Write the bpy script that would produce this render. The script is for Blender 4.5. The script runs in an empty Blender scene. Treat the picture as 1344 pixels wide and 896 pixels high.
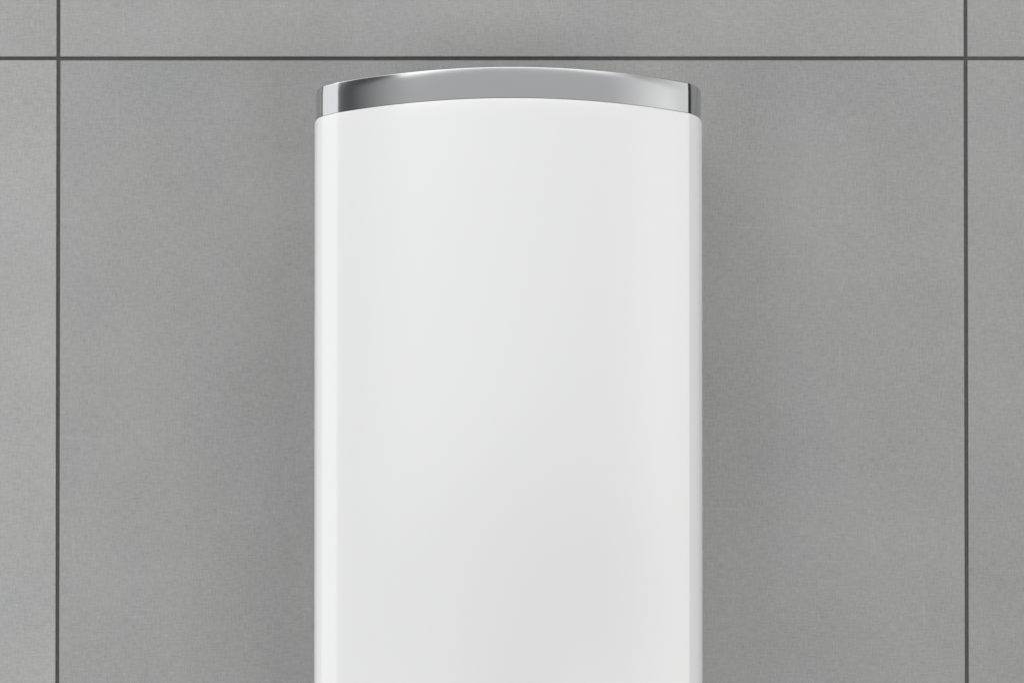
import bpy, bmesh, math, random
from mathutils import Vector

random.seed(4)
scene = bpy.context.scene
col = scene.collection
R = math.radians

# ------------------------------------------------------------------ camera
F = 2135.0            # focal length in pixels of the 1344 px wide photograph
cam_d = bpy.data.cameras.new("camera")
cam_d.sensor_width = 36.0
cam_d.lens = F / 1344.0 * 36.0
cam_d.shift_y = 0.2718
cam_d.clip_end = 100
cam = bpy.data.objects.new("camera", cam_d)
col.objects.link(cam)
cam.location = (0, -2.15, 0)
cam.rotation_euler = (R(90.40), 0, 0)
scene.camera = cam

# ------------------------------------------------------------------ world, exposure
w = bpy.data.worlds.new("World")
scene.world = w
w.use_nodes = True
bg = w.node_tree.nodes["Background"]
bg.inputs[0].default_value = (1.0, 1.0, 1.0, 1)
bg.inputs[1].default_value = 0.045
vs = scene.view_settings
vs.view_transform = 'Standard'
vs.look = 'None'
vs.gamma = 1
vs.exposure = 0
vs.use_curve_mapping = False


# ------------------------------------------------------------------ studio lamps and added fill lamps
def softbox(name, loc, aim, sx, sy, radiance, color=(1, 1, 1), fade=None, fade_end=None):
    """Rectangular softbox; fade = (from, to) as fractions across its width: dimmer towards 'from'."""
    l = bpy.data.lights.new(name, 'AREA')
    l.shape = 'RECTANGLE'
    l.size, l.size_y = sx, sy
    l.energy = radiance * math.pi * sx * sy
    l.color = color
    o = bpy.data.objects.new(name, l)
    col.objects.link(o)
    o.location = loc
    d = Vector(aim) - Vector(loc)
    o.rotation_euler = d.to_track_quat('-Z', 'Y').to_euler()
    if fade:
        l.use_nodes = True
        nt = l.node_tree
        em = nt.nodes["Emission"]
        g = nt.nodes.new("ShaderNodeNewGeometry")
        s = nt.nodes.new("ShaderNodeSeparateXYZ")
        m = nt.nodes.new("ShaderNodeMapRange")
        m.interpolation_type = 'SMOOTHSTEP'
        nt.links.new(g.outputs["Parametric"], s.inputs[0])
        nt.links.new(s.outputs[0], m.inputs[0])
        m.inputs[1].default_value, m.inputs[2].default_value = fade[0], fade[1]
        m.inputs[3].default_value, m.inputs[4].default_value = fade[2], 1.0
        out = m.outputs[0]
        if fade_end:
            e = nt.nodes.new("ShaderNodeMapRange")
            e.interpolation_type = 'SMOOTHSTEP'
            nt.links.new(s.outputs[0], e.inputs[0])
            e.inputs[1].default_value, e.inputs[2].default_value = fade_end
            e.inputs[3].default_value, e.inputs[4].default_value = 1.0, 0.0
            k = nt.nodes.new("ShaderNodeMath")
            k.operation = 'MULTIPLY'
            nt.links.new(out, k.inputs[0])
            nt.links.new(e.outputs[0], k.inputs[1])
            out = k.outputs[0]
        nt.links.new(out, em.inputs[1])
    return o


softbox("overhead_softbox", (0.4, -2.6, 4.2), (0.4, 0.0, 0.6), 8.0, 4.4, 1.95, fade=(-0.30, 0.16, 0.0), fade_end=(0.60, 1.0))
softbox("low_fill", (2.3, -2.9, -1.15), (0.1, 0.0, 0.1), 2.8, 1.1, 5.9)  # added fill from below right, evens the light down the body
softbox("low_fill", (-2.5, -2.9, -1.15), (-0.1, 0.0, 0.1), 2.6, 1.0, 3.2)  # left partner of the added low fill
softbox("front_softbox", (0.2, -3.4, 1.5), (0.2, 0, 1.0), 9.6, 2.0, 0.50, color=(0.97, 0.985, 1.0), fade=(-0.10, 0.26, 0.0))
softbox("side_softbox", (-1.85, -0.62, 0.6), (-0.2, -0.42, 0.45), 0.78, 2.8, 1.1, color=(0.97, 0.99, 1.0))
softbox("high_side_fill", (-1.9, -0.45, 2.2), (-0.2, -0.2, 0.3), 0.8, 0.9, 4.2)  # added fill, brightens the left strip from outside the visible reflections
softbox("low_side_fill", (-1.9, -0.45, -1.3), (-0.2, -0.2, 0.2), 0.8, 0.9, 6.0)  # added fill, lifts the lower left of body and wall
softbox("slant_softbox", (1.665, -1.675, 0.8), (0.317, -0.197, 0.75), 1.855, 2.6, 0.94, color=(1.0, 1.0, 0.975), fade=(0.2, 0.95, 0.0))


# ------------------------------------------------------------------ materials
def mat(name):
    m = bpy.data.materials.new(name)
    m.use_nodes = True
    return m, m.node_tree, m.node_tree.nodes["Principled BSDF"]


def node(nt, kind, **kw):
    n = nt.nodes.new(kind)
    for k, v in kw.items():
        setattr(n, k, v)
    return n


def math_node(nt, op, a, b):
    n = node(nt, "ShaderNodeMath", operation=op)
    for i, v in enumerate((a, b)):
        if isinstance(v, (int, float)):
            n.inputs[i].default_value = v
        else:
            nt.links.new(v, n.inputs[i])
    return n.outputs[0]


def tile_material():
    m, nt, b = mat("linen_tile")
    tc = node(nt, "ShaderNodeTexCoord")
    info = node(nt, "ShaderNodeObjectInfo")
    off = node(nt, "ShaderNodeVectorMath", operation='SCALE')
    off.inputs[0].default_value = (7.3, 0, 11.9)
    nt.links.new(info.outputs["Random"], off.inputs["Scale"])
    add = node(nt, "ShaderNodeVectorMath", operation='ADD')
    nt.links.new(tc.outputs["Object"], add.inputs[0])
    nt.links.new(off.outputs[0], add.inputs[1])

    def noise(scale, detail=2.0, rough=0.5):
        mp = node(nt, "ShaderNodeMapping")
        mp.inputs["Scale"].default_value = scale
        nt.links.new(add.outputs[0], mp.inputs["Vector"])
        n = node(nt, "ShaderNodeTexNoise")
        n.inputs["Scale"].default_value = 1.0
        n.inputs["Detail"].default_value = detail
        n.inputs["Roughness"].default_value = rough
        nt.links.new(mp.outputs[0], n.inputs["Vector"])
        return n

    warp = noise((500, 1, 85), 2.0, 0.6)        # warp threads (vertical)
    weft = noise((75, 1, 480), 2.0, 0.6)        # weft threads (horizontal)
    slubs_v = noise((210, 1, 9), 1.0)           # long thicker threads
    slubs_h = noise((8, 1, 210), 1.0)
    cloud = noise((4.5, 1, 4.5), 4.0, 0.55)
    grain = noise((480, 1, 480), 2.0)

    def centred(n, k):
        return math_node(nt, 'MULTIPLY', math_node(nt, 'SUBTRACT', n.outputs["Fac"], 0.5), k)

    t = math_node(nt, 'ADD', centred(warp, 0.40), centred(weft, 0.37))
    sv = math_node(nt, 'MAXIMUM', math_node(nt, 'SUBTRACT', slubs_v.outputs["Fac"], 0.64), 0.0)
    sh = math_node(nt, 'MAXIMUM', math_node(nt, 'SUBTRACT', slubs_h.outputs["Fac"], 0.64), 0.0)
    sl = math_node(nt, 'MULTIPLY', math_node(nt, 'ADD', sv, sh), 0.5)
    t = math_node(nt, 'ADD', t, sl)
    t = math_node(nt, 'ADD', t, centred(grain, 0.32))
    relief = t
    t = math_node(nt, 'ADD', t, centred(cloud, 0.30))
    val = math_node(nt, 'ADD', t, 1.0)
    # faint drift of tint over the glaze
    tint = noise((6, 1, 6), 2.0)
    mix = node(nt, "ShaderNodeMix", data_type='RGBA')
    nt.links.new(tint.outputs["Fac"], mix.inputs["Factor"])
    mix.inputs["A"].default_value = (0.348, 0.346, 0.333, 1)
    mix.inputs["B"].default_value = (0.334, 0.341, 0.340, 1)
    mul = node(nt, "ShaderNodeVectorMath", operation='SCALE')
    shade = node(nt, "ShaderNodeMix", data_type='RGBA', blend_type='MULTIPLY')
    shade.inputs["Factor"].default_value = 1.0
    nt.links.new(mix.outputs["Result"], shade.inputs["A"])
    nt.links.new(info.outputs["Color"], shade.inputs["B"])      # each tile's own tone, with wall light falloff mixed in
    nt.links.new(shade.outputs["Result"], mul.inputs[0])
    nt.links.new(val, mul.inputs["Scale"])
    nt.links.new(mul.outputs[0], b.inputs["Base Color"])
    b.inputs["Roughness"].default_value = 0.62
    b.inputs["Specular IOR Level"].default_value = 0.35
    bp = node(nt, "ShaderNodeBump")
    bp.inputs["Strength"].default_value = 0.135
    bp.inputs["Distance"].default_value = 0.0006
    nt.links.new(relief, bp.inputs["Height"])
    nt.links.new(bp.outputs[0], b.inputs["Normal"])
    return m


def grout_material():
    m, nt, b = mat("dark_grout")
    tc = node(nt, "ShaderNodeTexCoord")
    n = node(nt, "ShaderNodeTexNoise")
    n.inputs["Scale"].default_value = 300
    n.inputs["Detail"].default_value = 3
    nt.links.new(tc.outputs["Object"], n.inputs["Vector"])
    r = node(nt, "ShaderNodeValToRGB")
    r.color_ramp.elements[0].position = 0.3
    r.color_ramp.elements[1].position = 0.7
    r.color_ramp.elements[0].color = (0.078, 0.078, 0.073, 1)
    r.color_ramp.elements[1].color = (0.100, 0.100, 0.094, 1)
    nt.links.new(n.outputs["Fac"], r.inputs[0])
    nt.links.new(r.outputs[0], b.inputs["Base Color"])
    b.inputs["Roughness"].default_value = 0.9
    b.inputs["Specular IOR Level"].default_value = 0.2
    return m


def white_material():
    m, nt, b = mat("white_enamel")
    tc = node(nt, "ShaderNodeTexCoord")
    mp = node(nt, "ShaderNodeMapping")
    mp.inputs["Scale"].default_value = (14, 14, 2.2)
    nt.links.new(tc.outputs["Object"], mp.inputs["Vector"])
    n = node(nt, "ShaderNodeTexNoise")
    n.inputs["Scale"].default_value = 1
    n.inputs["Detail"].default_value = 2
    nt.links.new(mp.outputs[0], n.inputs["Vector"])
    bp = node(nt, "ShaderNodeBump")          # faint waviness of the drawn sheet
    bp.inputs["Strength"].default_value = 0.4
    bp.inputs["Distance"].default_value = 0.0009
    nt.links.new(n.outputs["Fac"], bp.inputs["Height"])
    nt.links.new(bp.outputs[0], b.inputs["Normal"])
    b.inputs["Base Color"].default_value = (0.89, 0.888, 0.888, 1)
    b.inputs["Roughness"].default_value = 0.2
    b.inputs["IOR"].default_value = 2.0
    return m


def chrome_material():
    m, nt, b = mat("chrome")
    tc = node(nt, "ShaderNodeTexCoord")
    n = node(nt, "ShaderNodeTexNoise")
    n.inputs["Scale"].default_value = 30
    n.inputs["Detail"].default_value = 4
    nt.links.new(tc.outputs["Object"], n.inputs["Vector"])
    mr = node(nt, "ShaderNodeMapRange")
    mr.inputs[3].default_value = 0.135
    mr.inputs[4].default_value = 0.16
    nt.links.new(n.outputs["Fac"], mr.inputs[0])
    nt.links.new(mr.outputs[0], b.inputs["Roughness"])
    b.inputs["Base Color"].default_value = (0.63, 0.64, 0.645, 1)
    b.inputs["Metallic"].default_value = 1
    return m


M_TILE, M_GROUT, M_WHITE, M_CHROME = tile_material(), grout_material(), white_material(), chrome_material()


# ------------------------------------------------------------------ helpers
def link(name, me, material, parent=None, loc=(0, 0, 0)):
    o = bpy.data.objects.new(name, me)
    col.objects.link(o)
    o.location = loc
    if material and not me.materials:
        me.materials.append(material)
    if parent:
        o.parent = parent
    return o


def box_mesh(name, x0, x1, y0, y1, z0, z1, bevel=0.0):
    bm = bmesh.new()
    bmesh.ops.create_cube(bm, size=1)
    for v in bm.verts:
        v.co = Vector(((x0 + x1) / 2 + v.co.x * (x1 - x0), (y0 + y1) / 2 + v.co.y * (y1 - y0),
                       (z0 + z1) / 2 + v.co.z * (z1 - z0)))
    if bevel:
        bmesh.ops.bevel(bm, geom=bm.edges[:], offset=bevel, segments=2, affect='EDGES', profile=0.5)
    me = bpy.data.meshes.new(name)
    bm.to_mesh(me)
    bm.free()
    return me


# ------------------------------------------------------------------ the tiled wall
TILE, JOINT = 1.202, 0.005
JZ = 0.7584                       # height of the level joint above the heater
wall = link("wall", box_mesh("wall", -1.85, 1.85, 0.0013, 0.12, -1.70, 2.02), M_GROUT)
wall["kind"] = "structure"
wall["label"] = "grey wall of large square linen-look tiles with dark narrow grout joints"
h = (TILE - JOINT) / 2
tile_me = box_mesh("tile", -h, h, 0.0, 0.009, -h, h, 0.0007)
SHADES = ((1.0, 1.03, 0.99), (1.11, 0.965, 0.95), (1.0, 1.0, 1.0))  # tile tones; the wall's brighter top and darker right are coloured in too
for r in range(3):
    for c in range(3):
        o = link("tile", tile_me, M_TILE, wall,
                 ((c - 1) * TILE, random.uniform(-0.0002, 0.0002), JZ + TILE / 2 - r * TILE))
        k = SHADES[r][c]
        o.color = (k, k, k, 1)
        o.rotation_euler = (R(random.uniform(-.04, .04)), 0, R(random.uniform(-.04, .04)))


# ------------------------------------------------------------------ the water heater
YF = -0.25                        # depth of the foremost point of the bowed front
SAG, XE = 0.055, 0.2124


def smooth_corner(p0, p1, p2, r, n=8):
    """Round the corner p1 between p0 and p2 with a quadratic curve starting r before and after it."""
    p0, p1, p2 = Vector(p0), Vector(p1), Vector(p2)
    a = p1 + (p0 - p1).normalized() * min(r, (p0 - p1).length * .5)
    b = p1 + (p2 - p1).normalized() * min(r, (p2 - p1).length * .5)
    return [tuple((1 - t) ** 2 * a + 2 * t * (1 - t) * p1 + t * t * b) for t in [i / n for i in range(n + 1)]]


def plan():
    """Outline seen from above, from the wall at the left round the bowed front to the wall at the right."""
    arc = []
    n = 64
    for i in range(n + 1):
        x = -XE + (2 * XE + 0.0034) * i / n
        arc.append((x, YF + SAG * (x / XE) ** 2))
    L = [(-0.2432, -0.004), (-0.2432, YF + 0.094), (-0.2360, YF + 0.0724)]
    Rr = [(0.2262, YF + 0.0695), (0.2337, YF + 0.088), (0.2337, -0.004)]
    raw = L + arc + Rr
    rad = {1: 0.011, 2: 0.009, 3: 0.0036, len(raw) - 4: 0.0075, len(raw) - 3: 0.007, len(raw) - 2: 0.011}
    out = []
    for i, p in enumerate(raw):
        if i in rad:
            out += smooth_corner(raw[i - 1], p, raw[i + 1], rad[i], 8)
        else:
            out.append(p)
    return out


def offset(pts, d):
    """Move the outline inwards by d (its two ends stay on the wall side)."""
    res = []
    for i, p in enumerate(pts):
        a = Vector(pts[max(i - 1, 0)])
        b = Vector(pts[min(i + 1, len(pts) - 1)])
        t = (b - a).normalized()
        nrm = Vector((t.y, -t.x))               # outward for this running direction
        q = Vector(p) - nrm * d
        if i in (0, len(pts) - 1):
            q.y = p[1]
        res.append((q.x, q.y))
    return res


def shell(name, pts, rings, material, parent):
    """Loft the outline through (inset, height) rings; close top, bottom and the back."""
    bm = bmesh.new()
    rows = []
    for d, z in rings:
        rows.append([bm.verts.new((x, y, z)) for x, y in offset(pts, d)])
    n = len(pts)
    for a, b in zip(rows, rows[1:]):
        for i in range(n - 1):
            f = bm.faces.new((a[i], a[i + 1], b[i + 1], b[i]))
            f.smooth = True
        f = bm.faces.new((a[n - 1], a[0], b[0], b[n - 1]))
    bm.faces.new(list(reversed(rows[0])))
    bm.faces.new(rows[-1])
    bmesh.ops.recalc_face_normals(bm, faces=bm.faces[:])
    # keep the flat closing faces crisp
    for e in bm.edges:
        if any(not f.smooth for f in e.link_faces) or (len(e.link_faces) == 2 and e.calc_face_angle() > 0.7):
            e.smooth = False
    me = bpy.data.meshes.new(name)
    bm.to_mesh(me)
    bm.free()
    return link(name, me, material, parent)


def rounded(r, z, n=6, inset=0.0):
    """Ring list for a convex rounded top edge of radius r ending at height z."""
    return [(inset + r * (1 - math.cos(t)), z - r + r * math.sin(t)) for t in
            [math.pi / 2 * i / n for i in range(n + 1)]]


Z_BODY, Z_CAP, Z_LOW = 0.6240, 0.6612, -0.56
heater = bpy.data.objects.new("water_heater", None)
col.objects.link(heater)
heater.location = (0, 0, 0)
heater["label"] = "tall white wall-mounted water heater with bowed front and chrome band around its top"
heater["category"] = "water heater"

P = plan()
low = [(0.004, Z_LOW), (0.0012, Z_LOW + 0.0012), (0.0, Z_LOW + 0.004)]
body_rings = low + [(0, Z_LOW + 0.1 + i * (Z_BODY - 0.02 - Z_LOW - 0.1) / 8) for i in range(9)] + rounded(0.0013, Z_BODY)
shell("body", P, body_rings, M_WHITE, heater)
cap_in = 0.0013
cap_rings = [(0.004, Z_BODY - 0.002), (0.004, Z_BODY + 0.0006), (cap_in, Z_BODY + 0.0006), (cap_in, Z_BODY + 0.012), (cap_in, Z_BODY + 0.024)] \
            + [(cap_in + 0.00002, Z_CAP - 0.009), (cap_in + 0.00010, Z_CAP - 0.005), (cap_in + 0.00022, Z_CAP - 0.0028)] \
            + rounded(0.0013, Z_CAP, 10, cap_in + 0.0003)
shell("chrome_cap", P, cap_rings, M_CHROME, heater)
